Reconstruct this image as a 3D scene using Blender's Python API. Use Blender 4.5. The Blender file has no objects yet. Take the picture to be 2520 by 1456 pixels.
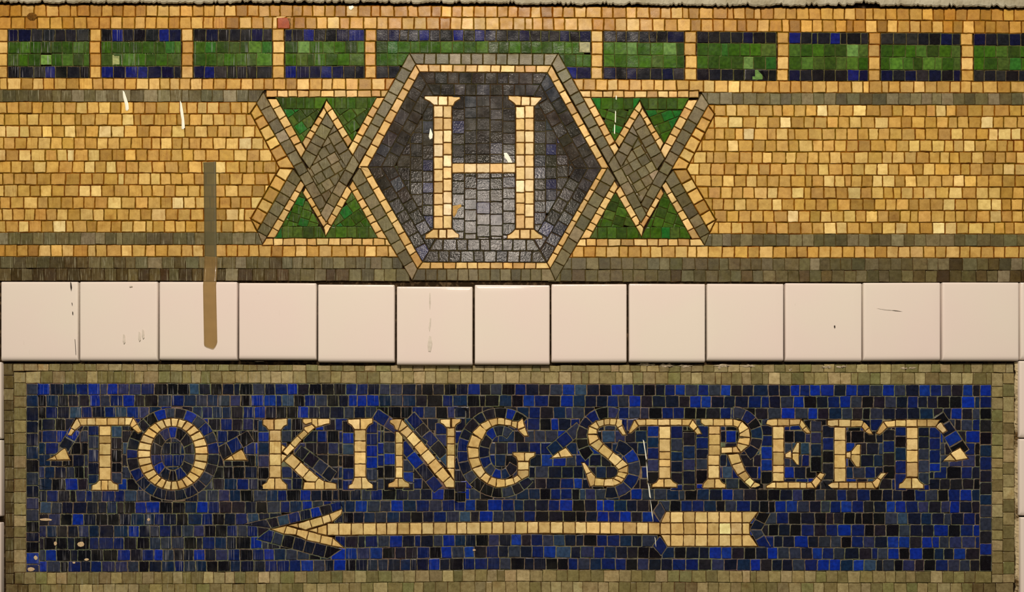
import bpy, bmesh, math, random
from mathutils import Vector
from mathutils.geometry import delaunay_2d_cdt

R = random.Random(11)
S = 0.0008            # metres of wall per picture unit
D = 2.0               # camera to wall
HC = 0.35             # the camera stands this much below the middle of the panel
ZC = 1.95             # height of the middle of the panel
C = bpy.context.scene.collection
PI = math.pi


def P(px, py, d):
    """A point of the elevation drawing (2520 x 1456) at depth d in front of the wall."""
    k = (D - d) / D
    return Vector(((px - 1260) * S * k, -d, (ZC - HC) + ((728 - py) * S + HC) * k))


def lin(c):
    c = c / 255.0
    return c / 12.92 if c <= 0.04045 else ((c + 0.055) / 1.055) ** 2.4


LIGHT = (1.0, 0.88, 0.76)


def alb(c):
    return tuple(max(0.0, min(0.92, lin(v) / l)) for v, l in zip(c, LIGHT))


# ------------------------------------------------------------------ 2-D polygons
def area(p):
    return 0.5 * sum(p[i - 1][0] * p[i][1] - p[i][0] * p[i - 1][1] for i in range(len(p)))


def per(p):
    return sum(math.dist(p[i - 1], p[i]) for i in range(len(p)))


def pos(p):
    p = [(float(a), float(b)) for a, b in p]
    return p if area(p) > 0 else p[::-1]


def bbox(p):
    xs = [q[0] for q in p]
    ys = [q[1] for q in p]
    return min(xs), min(ys), max(xs), max(ys)


def clean(p):
    q = []
    for a in p:
        if not q or math.dist(a, q[-1]) > 0.15:
            q.append(a)
    while len(q) > 2 and math.dist(q[0], q[-1]) <= 0.15:
        q.pop()
    out = []
    n = len(q)
    for i in range(n):
        a, b, c = q[i - 1], q[i], q[(i + 1) % n]
        cr = (b[0] - a[0]) * (c[1] - b[1]) - (b[1] - a[1]) * (c[0] - b[0])
        if abs(cr) > 0.012 * math.dist(a, b) * math.dist(b, c):
            out.append(b)
    return out


def offset(p, d):
    """Inset a polygon of positive area by d (negative d grows it)."""
    n = len(p)
    if n < 3:
        return None
    nor = []
    for i in range(n):
        a, b = p[i], p[(i + 1) % n]
        l = math.dist(a, b) or 1e-6
        nor.append((-(b[1] - a[1]) / l, (b[0] - a[0]) / l))
    out = []
    for i in range(n):
        n0, n1 = nor[i - 1], nor[i]
        c = 1 + n0[0] * n1[0] + n0[1] * n1[1]
        c = max(c, 0.22)
        out.append((p[i][0] + d * (n0[0] + n1[0]) / c, p[i][1] + d * (n0[1] + n1[1]) / c))
    if d > 0:
        if area(out) <= 4:
            return None
        for i in range(n):
            a, b = p[i], p[(i + 1) % n]
            e, f = out[i], out[(i + 1) % n]
            if (b[0] - a[0]) * (f[0] - e[0]) + (b[1] - a[1]) * (f[1] - e[1]) < 0 and math.dist(e, f) > 0.6:
                return None
    return out


HOLES = []


def boolean(polys, keep):
    """Cut the plane by all polygons and return the loops where keep(set of polygon numbers) holds."""
    vs, fs = [], []
    for p in polys:
        fs.append(list(range(len(vs), len(vs) + len(p))))
        vs += [Vector(q) for q in p]
    v, e, f, ov, oe, of = delaunay_2d_cdt(vs, [], fs, 1, 1e-4, True)
    nxt = {}
    dirs = set()
    for t, ids in zip(f, of):
        if keep(set(ids)):
            for i in range(len(t)):
                dirs.add((t[i], t[(i + 1) % len(t)]))
    for a, b in dirs:
        if (b, a) not in dirs:
            nxt.setdefault(a, []).append(b)
    loops = []
    while nxt:
        a = next(iter(nxt))
        loop = [a]
        cur, prev = a, None
        while True:
            opts = nxt[cur]
            if len(opts) > 1 and prev is not None:
                r0 = math.atan2(v[prev][1] - v[cur][1], v[prev][0] - v[cur][0])
                opts.sort(key=lambda o: -((r0 - math.atan2(v[o][1] - v[cur][1], v[o][0] - v[cur][0])) % (2 * PI)))
            b = opts.pop()
            prev = cur
            if not nxt[cur]:
                del nxt[cur]
            if b == a or b not in nxt:
                break
            loop.append(b)
            cur = b
        q = clean([(v[i][0], v[i][1]) for i in loop])
        if len(q) > 2 and area(q) > 0:
            loops.append(q)
        elif len(q) > 2 and area(q) < -3:
            HOLES.append((sum(c[0] for c in q) / len(q), sum(c[1] for c in q) / len(q)))
    return loops


CLAIM = {}


def claim(p):
    x0, y0, x1, y1 = bbox(p)
    for i in range(int(x0 // 64), int(x1 // 64) + 1):
        for j in range(int(y0 // 64), int(y1 // 64) + 1):
            CLAIM.setdefault((i, j), []).append(p)


def minus_claims(p, deep=0):
    x0, y0, x1, y1 = bbox(p)
    near = []
    for i in range(int(x0 // 64), int(x1 // 64) + 1):
        for j in range(int(y0 // 64), int(y1 // 64) + 1):
            for q in CLAIM.get((i, j), ()):
                b = bbox(q)
                if b[0] < x1 - .2 and b[2] > x0 + .2 and b[1] < y1 - .2 and b[3] > y0 + .2 and not any(q is z for z in near):
                    near.append(q)
    if not near:
        return [p]
    HOLES.clear()
    out = boolean([p] + near, lambda s: s == {0})
    if HOLES and deep < 5:      # a piece cannot be cut round a hole: part it there first
        hx, hy = HOLES[0]
        out = []
        for b in ([(x0 - 1, y0 - 1), (hx, y0 - 1), (hx, y1 + 1), (x0 - 1, y1 + 1)], [(hx, y0 - 1), (x1 + 1, y0 - 1), (x1 + 1, y1 + 1), (hx, y1 + 1)]):
            for q in boolean([p, pos(b)], lambda s: s == {0, 1}):
                out += minus_claims(q, deep + 1)
    return out


# ------------------------------------------------------------------ kinds of tesserae
def pal(*rows):
    return [(r[:3], r[3] if len(r) > 3 else 1.0) for r in rows]


PAL = {
    'gold': pal((194, 151, 74, 3), (184, 140, 60, 2), (205, 166, 90, 2.2), (170, 126, 52, 1.3), (216, 180, 106, 1), (190, 144, 68, 2), (176, 132, 62, 1.2), (226, 194, 128, .3)),
    'goldtop': pal((174, 124, 48, 3), (160, 110, 34, 2), (186, 137, 58, 2), (148, 100, 30, 1.2), (198, 152, 76, 1.3)),
    'goldrow': pal((196, 151, 76, 3), (184, 138, 62, 2), (208, 166, 94, 2), (172, 124, 52, 1.2)),
    'cream': pal((218, 182, 114, 3), (212, 174, 106, 2), (226, 192, 126, 2), (208, 168, 100, 1)),
    'creamH': pal((224, 186, 120, 2), (230, 196, 138, 2), (214, 173, 104, 1.5), (238, 208, 158, .6)),
    'creamline': pal((208, 166, 98, 3), (216, 177, 110, 2), (194, 150, 82, 2), (182, 136, 72, .8)),
    'grey': pal((97, 84, 50, 3), (110, 97, 64, 2), (84, 73, 42, 2), (122, 107, 76, 1), (94, 86, 56, 2), (76, 67, 40, 1)),
    'greydirty': pal((72, 56, 28, 2), (84, 68, 36, 2), (60, 44, 20, 1), (94, 80, 48, 1)),
    'border': pal((138, 120, 76, 3), (124, 108, 66, 2), (152, 134, 90, 1.4), (114, 101, 60, 2), (120, 112, 66, 1), (142, 122, 82, 2), (160, 138, 94, .6)),
    'borderdirty': pal((92, 77, 44, 3), (104, 88, 54, 2), (80, 64, 34, 2), (118, 102, 66, 1)),
    'braid': pal((92, 79, 45, 3), (106, 92, 58, 2), (80, 70, 38, 2), (124, 106, 74, 1.2), (98, 86, 52, 2), (142, 122, 92, .4)),
    'blue': pal((16, 20, 36, 3.2), (10, 9, 13, 3), (12, 27, 76, 2.6), (8, 36, 120, 1.5), (42, 46, 58, 2.0), (16, 34, 58, 1.1), (42, 44, 74, .6), (16, 44, 116, .45), (44, 62, 80, .3), (28, 24, 30, 1.6)),
    'navy': pal((17, 14, 16, 3), (24, 22, 28, 2.4), (15, 15, 42, 2), (16, 22, 84, 1), (40, 36, 34, 1.2)),
    'green': pal((54, 84, 14, 3), (44, 70, 12, 2), (70, 98, 30, 1.5), (44, 62, 16, 1.5), (64, 80, 28, 1.5), (94, 122, 56, .4), (46, 90, 28, .5)),
    'emerald': pal((52, 80, 10, 3), (64, 92, 20, 2), (30, 92, 28, 1.3), (50, 68, 16, 2), (70, 86, 28, 1)),
    'dark': pal((44, 37, 26, 3), (52, 45, 40, 2), (37, 31, 22, 2), (40, 40, 64, .7), (47, 45, 48, 1), (32, 27, 20, 1.4)),
}
#            inset  grout colour     material  gloss depth
KIND = {
    'gold': (1.4, (116, 72, 8), 'matte'), 'goldtop': (1.3, (112, 66, 4), 'matte'), 'goldrow': (1.35, (112, 68, 8), 'matte'),
    'cream': (.9, (84, 54, 20), 'matte'), 'creamH': (.8, (92, 56, 14), 'matte'), 'creamline': (1.1, (92, 58, 10), 'matte'),
    'grey': (.5, (84, 68, 36), 'stone'), 'greydirty': (.6, (56, 40, 16), 'stone'), 'border': (.6, (92, 74, 38), 'stone'), 'borderdirty': (.8, (60, 44, 20), 'stone'), 'braid': (.7, (70, 54, 18), 'stone'),
    'blue': (1.05, (116, 106, 80), 'glass'), 'navy': (.95, (92, 82, 48), 'glass'), 'green': (.65, (80, 84, 40), 'glass'), 'emerald': (.65, (62, 64, 20), 'glass'),
    'dark': (.7, (72, 60, 36), 'worn'),
}
MATIX = {'matte': 0, 'stone': 1, 'glass': 2, 'grout': 3, 'worn': 4}
BED, TOP = 0.0040, 0.0050
BEDS = {'frieze': 0.0, 'medallion': .00018, 'ornament_near_tape': .00009, 'ornament_far': .00009, 'tablet': 0.0}
PARTS = {}


def pick(kind):
    rows = PAL[kind]
    t = R.uniform(0, sum(w for _c, w in rows))
    for c, w in rows:
        t -= w
        if t <= 0:
            break
    f = R.gauss(1, .055)
    return tuple(max(0, v * f + R.gauss(0, 1.2)) for v in c)


def part(key):
    return PARTS.setdefault(key, {'v': [], 'f': [], 'c': [], 'm': []})


def wobble(p, amp=.3):
    out = []
    n = len(p)
    for i in range(n):
        a, b, c = p[i - 1], p[i], p[(i + 1) % n]
        la, lc = math.dist(a, b), math.dist(b, c)
        r = R.uniform(.4, 1.3)
        ra, rc = min(r, la * .3), min(r, lc * .3)
        out.append((b[0] + (a[0] - b[0]) / la * ra, b[1] + (a[1] - b[1]) / la * ra))
        out.append((b[0] + (c[0] - b[0]) / lc * rc, b[1] + (c[1] - b[1]) / lc * rc))
        m = int(min(3, lc // 8))
        for k in range(1, m + 1):
            t = k / (m + 1)
            j = R.gauss(0, amp)
            out.append((b[0] + (c[0] - b[0]) * t - (c[1] - b[1]) / lc * j, b[1] + (c[1] - b[1]) * t + (c[0] - b[0]) / lc * j))
    return out


def halves(p):
    x0, y0, x1, y1 = bbox(p)
    if x1 - x0 > y1 - y0:
        m = (x0 + x1) / 2 + R.uniform(-.08, .08) * (x1 - x0)
        bs = ([(x0 - 1, y0 - 1), (m, y0 - 1), (m, y1 + 1), (x0 - 1, y1 + 1)], [(m, y0 - 1), (x1 + 1, y0 - 1), (x1 + 1, y1 + 1), (m, y1 + 1)])
    else:
        m = (y0 + y1) / 2 + R.uniform(-.08, .08) * (y1 - y0)
        bs = ([(x0 - 1, y0 - 1), (x1 + 1, y0 - 1), (x1 + 1, m), (x0 - 1, m)], [(x0 - 1, m), (x1 + 1, m), (x1 + 1, y1 + 1), (x0 - 1, y1 + 1)])
    return [q for b in bs for q in boolean([p, pos(b)], lambda t: t == {0, 1})]


def tessera(p, kind, key, ins=None, colour=None, bed=True, deep=0):
    """One mosaic piece: its share of the grout bed and a raised chip with a worn edge."""
    i0, gcol, mat = KIND[kind]
    m = part(key)
    bd_ = BED + BEDS[key[0]]
    if bed:
        q = offset(p, .12) or p
        b = len(m['v'])
        m['v'] += [P(x, y, bd_) for x, y in q]
        g = alb(tuple(v * R.uniform(.9, 1.1) for v in gcol))
        m['c'] += [(*g, .5)] * len(q)
        m['f'].append(list(range(b, b + len(q)))[::-1])
        m['m'].append(3)
    ins = i0 if ins is None else ins
    q = None
    amp = .3
    for s, tol in ((1, 0), (1, 2.5), (.75, 2.5), (.75, 5)):
        pp = p
        if tol:
            pp = [a for i, a in enumerate(p) if math.dist(a, p[i - 1]) > tol]
            pp = clean(pp) if len(pp) > 2 else p
            amp = .15
        q = offset(pp, max(.45, ins * s) + R.uniform(0, .25)) if len(pp) > 2 and area(pp) > 0 else None
        if q:
            break
    if not q:
        if deep < 3 and area(p) > 40:
            c_ = colour or pick(kind)
            for h in halves(p):
                tessera(h, kind, key, ins, c_, False, deep + 1)
        return
    q = clean(q)
    if len(q) < 3 or area(q) < 12 or 2 * area(q) / per(q) < 1.5:
        return
    q = wobble(q, amp)
    cx = sum(a for a, _ in q) / len(q)
    cy = sum(b for _, b in q) / len(q)
    gx, gy = R.gauss(0, .008), R.gauss(0, .008)
    t0 = TOP + R.gauss(0, .00016)
    sc_ = 1 - min(.22, 1.1 / (2 * area(q) / per(q)))
    inner = [(cx + (a - cx) * sc_, cy + (b - cy) * sc_) for a, b in q]
    rings = ((q, lambda a, b: bd_ - .00003), (q, lambda a, b: t0 - .0006 + (gx * (a - cx) + gy * (b - cy)) * S), (inner, lambda a, b: t0 + (gx * (a - cx) + gy * (b - cy)) * S))
    n = len(q)
    b0 = len(m['v'])
    col = (*alb(colour or pick(kind)), R.random())
    for ring, f in rings:
        m['v'] += [P(a, b, f(a, b)) for a, b in ring]
    m['c'] += [col] * (3 * n)
    for r in range(2):
        for i in range(n):
            j = (i + 1) % n
            m['f'].append([b0 + r * n + j, b0 + r * n + i, b0 + (r + 1) * n + i, b0 + (r + 1) * n + j])
            m['m'].append(1 if mat == 'glass' else MATIX[mat])
    m['f'].append([b0 + 2 * n + i for i in range(n)][::-1])
    m['m'].append(MATIX[mat])


def cell(p, kind, key, clip=True, hold=True, ins=None, colour=None):
    p = clean(pos(p))
    if len(p) < 3:
        return
    for q in (minus_claims(p) if clip else [p]):
        if area(q) < 30 or 2 * area(q) / per(q) < 2.6:
            continue
        tessera(q, kind, key, ins, colour)
    if hold:
        claim(offset(p, -(1.0 if key[1] == 'gold_border' else .4)) if key[0][:3] in ('orn', 'med') else p)


def chips(polys, kind, key, grow=1.3):
    """Pieces drawn edge to edge (letters): each keeps its outline and pushes the ground back a little."""
    for p in polys:
        p = clean(pos(p))
        q = offset(p, -grow)
        tessera(p, kind, key, .25, bed=False)
        m = part(key)
        b = len(m['v'])
        m['v'] += [P(x, y, BED + BEDS[key[0]] + .00002 * R.random()) for x, y in q]
        m['c'] += [(*alb(KIND[kind][1]), .5)] * len(q)
        m['f'].append(list(range(b, b + len(q)))[::-1])
        m['m'].append(3)
        claim(q)


def mix(a, b, t):
    return (a[0] + (b[0] - a[0]) * t, a[1] + (b[1] - a[1]) * t)


def cuts(n, j=.13):
    return [0.0] + [(i + R.uniform(-j, j)) / n for i in range(1, n)] + [1.0]


def foot(p, a, b):
    l2 = (b[0] - a[0]) ** 2 + (b[1] - a[1]) ** 2
    t = ((p[0] - a[0]) * (b[0] - a[0]) + (p[1] - a[1]) * (b[1] - a[1])) / l2
    return max(0.0, min(1.0, t))


def strip(a0, a1, b0, b1, n, kind, key, clip=True, **k):
    """A band of pieces cut square to its run; only the two ends follow the mitre."""
    c0, c1 = mix(a0, b0, .5), mix(a1, b1, .5)
    ta, tb = [0.0], [0.0]
    for t in cuts(n)[1:-1]:
        c = mix(c0, c1, t)
        u, v = foot(c, a0, a1), foot(c, b0, b1)
        j = R.uniform(-.03, .03) / n
        ta.append(max(ta[-1], u + j))
        tb.append(max(tb[-1], v - j))
    ta.append(1.0)
    tb.append(1.0)
    for i in range(n):
        cell([mix(a0, a1, ta[i]), mix(a0, a1, ta[i + 1]), mix(b0, b1, tb[i + 1]), mix(b0, b1, tb[i])], kind, key, clip=clip, **k)


def bounds(xs):
    def make(*ys):
        def f(x):
            for i in range(len(xs) - 1):
                if x <= xs[i + 1] or i == len(xs) - 2:
                    return ys[i] + (ys[i + 1] - ys[i]) * (x - xs[i]) / (xs[i + 1] - xs[i])
        return f
    return make


def row(top, bot, x0, x1, kind, key, w=29.0, sd=3.2, clip=True, hold=False, ph=None, kinds=None, split=None):
    x = x0 if ph is None else x0 - ph
    edges = [(x0, x0)]
    while True:
        x += max(15, R.gauss(w, sd)) if R.random() > .04 else R.uniform(14, 20)
        if x > x1 - w * .45:
            break
        if x > x0 + 8:
            edges.append((x + R.uniform(-1, 1), x + R.uniform(-1, 1)))
    edges.append((x1, x1))
    for (a, b), (c, d) in zip(edges, edges[1:]):
        kd = kinds((a + c) / 2) if kinds else kind
        ky = split((a + c) / 2) if split else key
        j = lambda: R.gauss(0, .45)
        cell([(a, top(a) + j()), (c, top(c) + j()), (d, bot(d) + j()), (b, bot(b) + j())], kd, ky, clip=clip, hold=hold)


def fill(poly, ang, pitch, kind, key, kw=1.0):
    """A polygon filled with small cut pieces laid at an angle."""
    poly = pos(poly)
    cx, cy = sum(a for a, _ in poly) / len(poly), sum(b for _, b in poly) / len(poly)
    r = max(math.dist((cx, cy), q) for q in poly)
    ca, sa = math.cos(ang), math.sin(ang)
    n = int(r / pitch) + 2
    for i in range(-n, n):
        o = R.uniform(0, pitch)
        for j in range(-n, n):
            a, b = i * pitch, j * pitch * kw + o
            sq = [(a, b), (a + pitch, b), (a + pitch, b + pitch * kw), (a, b + pitch * kw)]
            sq = pos([(cx + x * ca - y * sa, cy + x * sa + y * ca) for x, y in sq])
            for q in boolean([poly, sq], lambda s: s == {0, 1}):
                cell(q, kind, key, clip=True, hold=False)


# ================================================================== the interlaced ornaments and the medallion
HEX_IN = [(1033, 177), (1347, 179), (1480, 414), (1346, 646), (1040, 645), (905, 411)]
HEX_CR = [(1022, 158), (1357, 161), (1500, 415), (1355, 662), (1027, 662), (881, 411)]
HEX_GR = [(1007, 131), (1374, 132), (1512, 415), (1366, 691), (1014, 690), (868, 411)]


def mirror(p):
    x, y = p
    k = max(0.0, min(1.0, (900 - x) / 200))
    return (2381 - x - k * (6.5 - 5.5 * (y - 226) / 374), y + 3 * k)


def ornament(tag_, M):
    def st(a0, a1, b0, b1, n, kind, key):
        strip(M(a0), M(a1), M(b0), M(b1), n, kind, key)

    def ce(ps, kind, key):
        cell([M(p) for p in ps], kind, key)
    med, orn = ('medallion', 'grey_border'), (tag_, 'interlaced_stripe')
    # the hexagon's two sides run on into the weave
    st((1007, 131), (869, 381), (1023, 158), (884, 403), 9, 'braid', med)
    st((869, 381), (789, 525), (884, 403), (803, 547), 5, 'braid', orn)
    st((866, 440), (1014, 690), (885, 412), (1027, 662), 9, 'braid', med)
    st((631, 254), (803, 547), (648, 227), (815, 522), 11, 'braid', orn)
    st((721, 416), (633, 569), (741, 441), (657, 582), 6, 'braid', orn)
    ce([(633, 569), (657, 582), (646, 600)], 'braid', orn)
    cr = (tag_, 'cream_border')
    st((655, 243), (741, 388), (681, 243), (752, 369), 6, 'creamline', cr)
    st((744, 350), (797, 264), (753, 367), (804, 277), 5, 'creamline', cr)
    ce([(803, 246), (818, 267), (805, 277), (797, 264)], 'creamline', cr)
    st((818, 267), (867, 348), (805, 277), (856, 362), 4, 'creamline', cr)
    st((857, 366), (927, 240), (871, 386), (949, 240), 6, 'creamline', cr)
    st((654, 584), (737, 441), (677, 585), (750, 455), 6, 'creamline', (tag_, 'cream_border', 3))
    st((745, 474), (796, 559), (755, 455), (807, 547), 4, 'creamline', (tag_, 'cream_border', 3))
    ce([(801, 582), (796, 559), (803, 549), (816, 556)], 'creamline', (tag_, 'cream_border', 3))
    st((800, 546), (854, 457), (816, 556), (866, 471), 4, 'creamline', (tag_, 'cream_border', 3))
    st((859, 459), (930, 586), (871, 440), (953, 588), 7, 'creamline', (tag_, 'cream_border', 3))
    gb = (tag_, 'gold_border')
    st((617, 278), (688, 413), (634, 254), (725, 414), 6, 'gold', gb)
    st((688, 414), (618, 538), (725, 416), (645, 553), 5, 'gold', gb)
    ce([(618, 539), (641, 552), (633, 568)], 'gold', gb)
    # diamond: two strands and a heart of small pieces
    di = (tag_, 'diamond_tile_field')
    st((742, 388), (803, 277), (762, 416), (823, 305), 5, 'braid', di)
    st((804, 277), (868, 385), (806, 334), (851, 411), 4, 'braid', di)
    fill([M(p) for p in ((806, 325), (862, 411), (803, 502), (750, 414))], 1.03, 24, 'braid', di)
    fill([M(p) for p in ((803, 470), (815, 500), (803, 545), (785, 500))], 1.03, 24, 'braid', di)
    # thin cream rows over and under the green
    f1, f2 = (lambda x: M((803, 222))[1] + (0 if x < 1260 else .3)), (lambda x: M((803, 239))[1])
    x0, x1 = sorted((M((655, 230))[0], M((956, 230))[0]))
    row(f1, f2, x0, x1, 'creamline', (tag_, 'cream_border', 1), w=28, hold=True)
    f1, f2 = (lambda x: M((803, 586))[1]), (lambda x: M((803, 604))[1])
    x0, x1 = sorted((M((646, 595))[0], M((966, 595))[0]))
    row(f1, f2, x0, x1, 'creamline', (tag_, 'cream_border', 2), w=28, hold=True)
    tri = [((682, 241), (801, 241), (742, 351)), ((806, 241), (926, 239), (867, 347)), ((742, 473), (678, 585), (799, 585)), ((866, 471), (804, 585), (929, 587))]
    for k, t in enumerate(tri):
        key = (tag_, 'green_tile_triangle', k)
        t = [t[n_] for n_ in range(3)]
        m_ = (sum(q[0] for q in t) / 3, sum(q[1] for q in t) / 3)
        t = [(m_[0] + (q[0] - m_[0]) * 1.1, m_[1] + (q[1] - m_[1]) * 1.08) for q in t]
        ys = (240, 268) if k < 2 else (557, 587)
        tm = [M(p) for p in t]
        xs = sorted(q[0] for q in tm)
        x = xs[0]
        yy = M((803, ys[0]))[1], M((803, ys[1]))[1]
        while x < xs[-1]:
            w = R.uniform(21, 30)
            for q in boolean([pos(tm), pos([(x, yy[0] - 3), (x + w, yy[0] - 3), (x + w, yy[1]), (x, yy[1])] if k < 2 else [(x, yy[0]), (x + w, yy[0]), (x + w, yy[1] + 3), (x, yy[1] + 3)])], lambda s: s == {0, 1}):
                cell(q, 'emerald', key, hold=False)
            x += w
        a, b, c = t
        if k < 2:
            u, v = mix(a, c, 28 / 110), mix(b, c, 28 / 110)
            rest = [u, v, c]
        else:
            u, v = mix(b, a, 28 / 112), mix(c, a, 28 / 112)
            rest = [u, v, a]
        fill([M(p) for p in rest], R.choice((.95, 1.2, .3)), R.uniform(23, 28), 'emerald', key, R.uniform(.8, 1.2))


ORN = [(632, 255), (648, 224), (952, 222), (858, 411), (962, 604), (646, 602), (634, 568), (721, 416)]


# letter H first: it stands on the dark field
def lettH():
    out = []
    for x0, xm, x1, sh in ((1067, 1090.5, 1112, 0), (1269, 1291.5, 1314, 0)):
        ya = [260, 289, 321, 355, 386, 417, 447, 476, 504, 533, 563]
        yb = [260, 291, 320, 351, 381, 411, 440, 471, 501, 530, 563] if x0 < 1200 else [260, 291, 322, 351, 381, 411, 442, 472, 502, 534, 563]
        if x0 > 1200:
            ya = [262, 292, 321, 351, 381, 411, 443, 474, 500, 528, 563]
        for (a, b), ys in (((x0, xm), ya), ((xm, x1), yb)):
            for y0, y1 in zip(ys, ys[1:]):
                out.append([(a + .9, y0 + .9), (b - .9, y0 + .9), (b - .9, y1 - .9), (a + .9, y1 - .9)])
    out += [[(1045, 237), (1077.5, 237), (1077.5, 258.5), (1068, 258.5), (1057, 249), (1045, 243)], [(1079.5, 237), (1101, 237.5), (1101, 259), (1079, 259)], [(1103, 237), (1132, 238), (1132, 243), (1119, 251), (1115, 260), (1103, 260)]]
    out += [[(1252, 236), (1282, 238), (1281, 259), (1270, 259), (1262, 251), (1252, 244)], [(1284, 238), (1304, 239), (1303, 259.5), (1283, 259.5)], [(1306, 239), (1332, 240), (1332, 244), (1317, 260), (1306, 260)]]
    out += [[(1066, 565), (1078, 565), (1078, 586), (1047, 586), (1048, 577), (1058, 571)], [(1080.5, 565), (1098, 565), (1098, 586), (1080.5, 586)], [(1100.5, 564), (1113, 564), (1121, 572), (1129, 576), (1129, 585), (1100.5, 586)]]
    out += [[(1268, 565), (1278, 565), (1278, 587), (1249, 587), (1249, 579), (1260, 573)], [(1280.5, 565), (1304, 565), (1304, 587), (1280.5, 587)], [(1306.5, 565), (1314, 565), (1324, 574), (1335, 580), (1334, 587), (1306, 587)]]
    for a, b in zip((1113.5, 1143, 1173.5, 1206, 1237.5), (1142, 1172, 1205, 1236, 1267.5)):
        out.append([(a, 403), (b, 402.5), (b, 424.5), (a, 425)])
    return out


chips(lettH(), 'creamH', ('medallion', 'letter'), 1.1)
ornament('ornament_near_tape', lambda p: p)
ornament('ornament_far', mirror)
strip(HEX_GR[0], HEX_GR[1], HEX_CR[0], HEX_CR[1], 12, 'braid', ('medallion', 'grey_border'))
strip(HEX_CR[4], HEX_CR[3], HEX_GR[4], HEX_GR[3], 13, 'grey', ('medallion', 'grey_border'))
for i, n in enumerate((11, 9, 9, 11, 9, 9)):
    j = (i + 1) % 6
    strip(HEX_CR[i], HEX_CR[j], HEX_IN[i], HEX_IN[j], n, 'creamline', ('medallion', 'cream_border'))
ring = HEX_IN
for d, ns in ((28.5, (10, 8, 8, 10, 8, 8)), (28.5, (9, 7, 7, 9, 7, 7))):
    inner = offset(pos(ring), d)
    if area(ring) < 0:
        inner = inner[::-1]
    for i in range(6):
        j = (i + 1) % 6
        strip(ring[i], ring[j], inner[i], inner[j], ns[i], 'dark', ('medallion', 'dark_tile_field'))
    ring = inner
hexin = pos(ring)
xs = [950, 978, 1010, 1040, 1066, 1113, 1143, 1173, 1206, 1237, 1268, 1315, 1343, 1370, 1398, 1426, 1454]
for a, b in zip(xs, xs[1:]):
    y = 236
    while y < 600:
        h = R.gauss(29, 2)
        for q in boolean([hexin, pos([(a, y), (b, y + R.uniform(-1, 1)), (b, y + h), (a, y + h)])], lambda s: s == {0, 1}):
            cell(q, 'dark', ('medallion', 'dark_tile_field'), hold=False)
        y += h
claim(pos(HEX_CR))
claim(pos(HEX_GR))
claim(pos(ORN))
claim(pos([mirror(p) for p in ORN]))

# ================================================================== the frieze
B = bounds([0, 640, 1240, 1880, 2520])
yA, yB, yb1, yg1, yg2, yb2, yC, ySt, yF = (B(11, 12, 15, 19, 22), B(42, 41, 43, 48, 52), B(72, 71, 74, 79, 83), B(102.5, 101.5, 101.5, 107, 113),
    B(132, 131, 131.5, 139, 142), B(163, 162.5, 162, 171, 173), B(192, 193, 192, 199, 200), B(221, 221, 223.5, 229, 229), B(250.5, 251, 254, 258, 258))
yE, yD, yG, yH, yI = B(572, 572, 573, 576, 576), B(602, 602, 604, 606, 606), B(631.5, 632, 633, 635, 635), B(660, 661, 662, 665, 665), B(690.5, 691, 692, 694, 694)
XL, XR = -150, 2670
row(yA, yB, XL, XR, 'goldtop', ('frieze', 'gold_border', 0), hold=False)
tx0, tx1 = 682, 714
cell([(tx0, yB(tx0) + 1), (tx1, yB(tx1) + 1), (tx1, yb1(tx1)), (tx0, yb1(tx0))], 'goldtop', ('frieze', 'gold_border', 0), colour=(148, 58, 4))
row(yB, yb1, XL, XR, 'goldtop', ('frieze', 'gold_border', 0), kinds=lambda x: 'goldrow' if 500 < x < 1700 and R.random() < .6 else 'goldtop')
div = [(-8, 18), (221, 248), (447, 475), (671, 700), (898, 925), (1456, 1484), (1685, 1714), (1912, 1940), (2138, 2166), (2365, 2395), (2592, 2620)]
for k, (a, b) in enumerate(div):
    for t, u in ((yb1, yg1), (yg1, yg2), (yg2, yb2), (yb2, yC)):
        j = R.uniform(-1.5, 1.5)
        cell([(a + j, t(a)), (b + j, t(b)), (b + j, u(b)), (a + j, u(a))], 'goldrow', ('frieze', 'band_divider', k), hold=False)
for k, q, c in ((5, (1425, 103, 1453, 130), (162, 152, 108)), (7, (1850, 171, 1877, 197), (100, 128, 62)), (2, (276, 134, 295, 161), (150, 150, 92)), (1, (100, 134, 127, 160), (106, 140, 56))):
    cell([(q[0], q[1]), (q[2], q[1] + .5), (q[2], q[3]), (q[0], q[3])], 'green', ('frieze', 'band_panel', k) if k != 7 else ('frieze', 'band_panel', 7, 'navy_stripe', 1), colour=c)
panels = list(zip([XL] + [b for _a, b in div], [a for a, _b in div] + [XR]))
for k, (a, b) in enumerate(panels):
    for t, u, kd, nm in ((yb1, yg1, 'navy', 'navy_stripe'), (yg1, yg2, 'green', 'green_stripe'), (yg2, yb2, 'green', 'green_stripe'), (yb2, yC, 'navy', 'navy_stripe')):
        key = ('frieze', 'band_panel', k) if kd == 'green' else ('frieze', 'band_panel', k, nm, 0 if t is yb1 else 1)
        sp = (lambda key: lambda x: key[:4] + (2,) if x > 1190 else key)(key) if (k == 5 and t is yb2) else None
        row(t, u, a + 1.5, b - 1.5, kd, key, w=28, sd=2.6, clip=True, split=sp)
row(yC, ySt, XL, XR, 'goldrow', ('frieze', 'gold_border', 1), split=lambda x: ('frieze', 'gold_border', 1 if x < 1190 else 3))
for (x0, x1), k in (((XL, 650), 0), ((1724, XR), 1)):
    row(ySt, yF, x0, x1, 'grey', ('frieze', 'grey_stripe', k))
for (x0, x1), k in (((XL, 650), 2), ((1722, XR), 3)):
    row(yE, yD, x0, x1, 'grey', ('frieze', 'grey_stripe', k))
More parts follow.
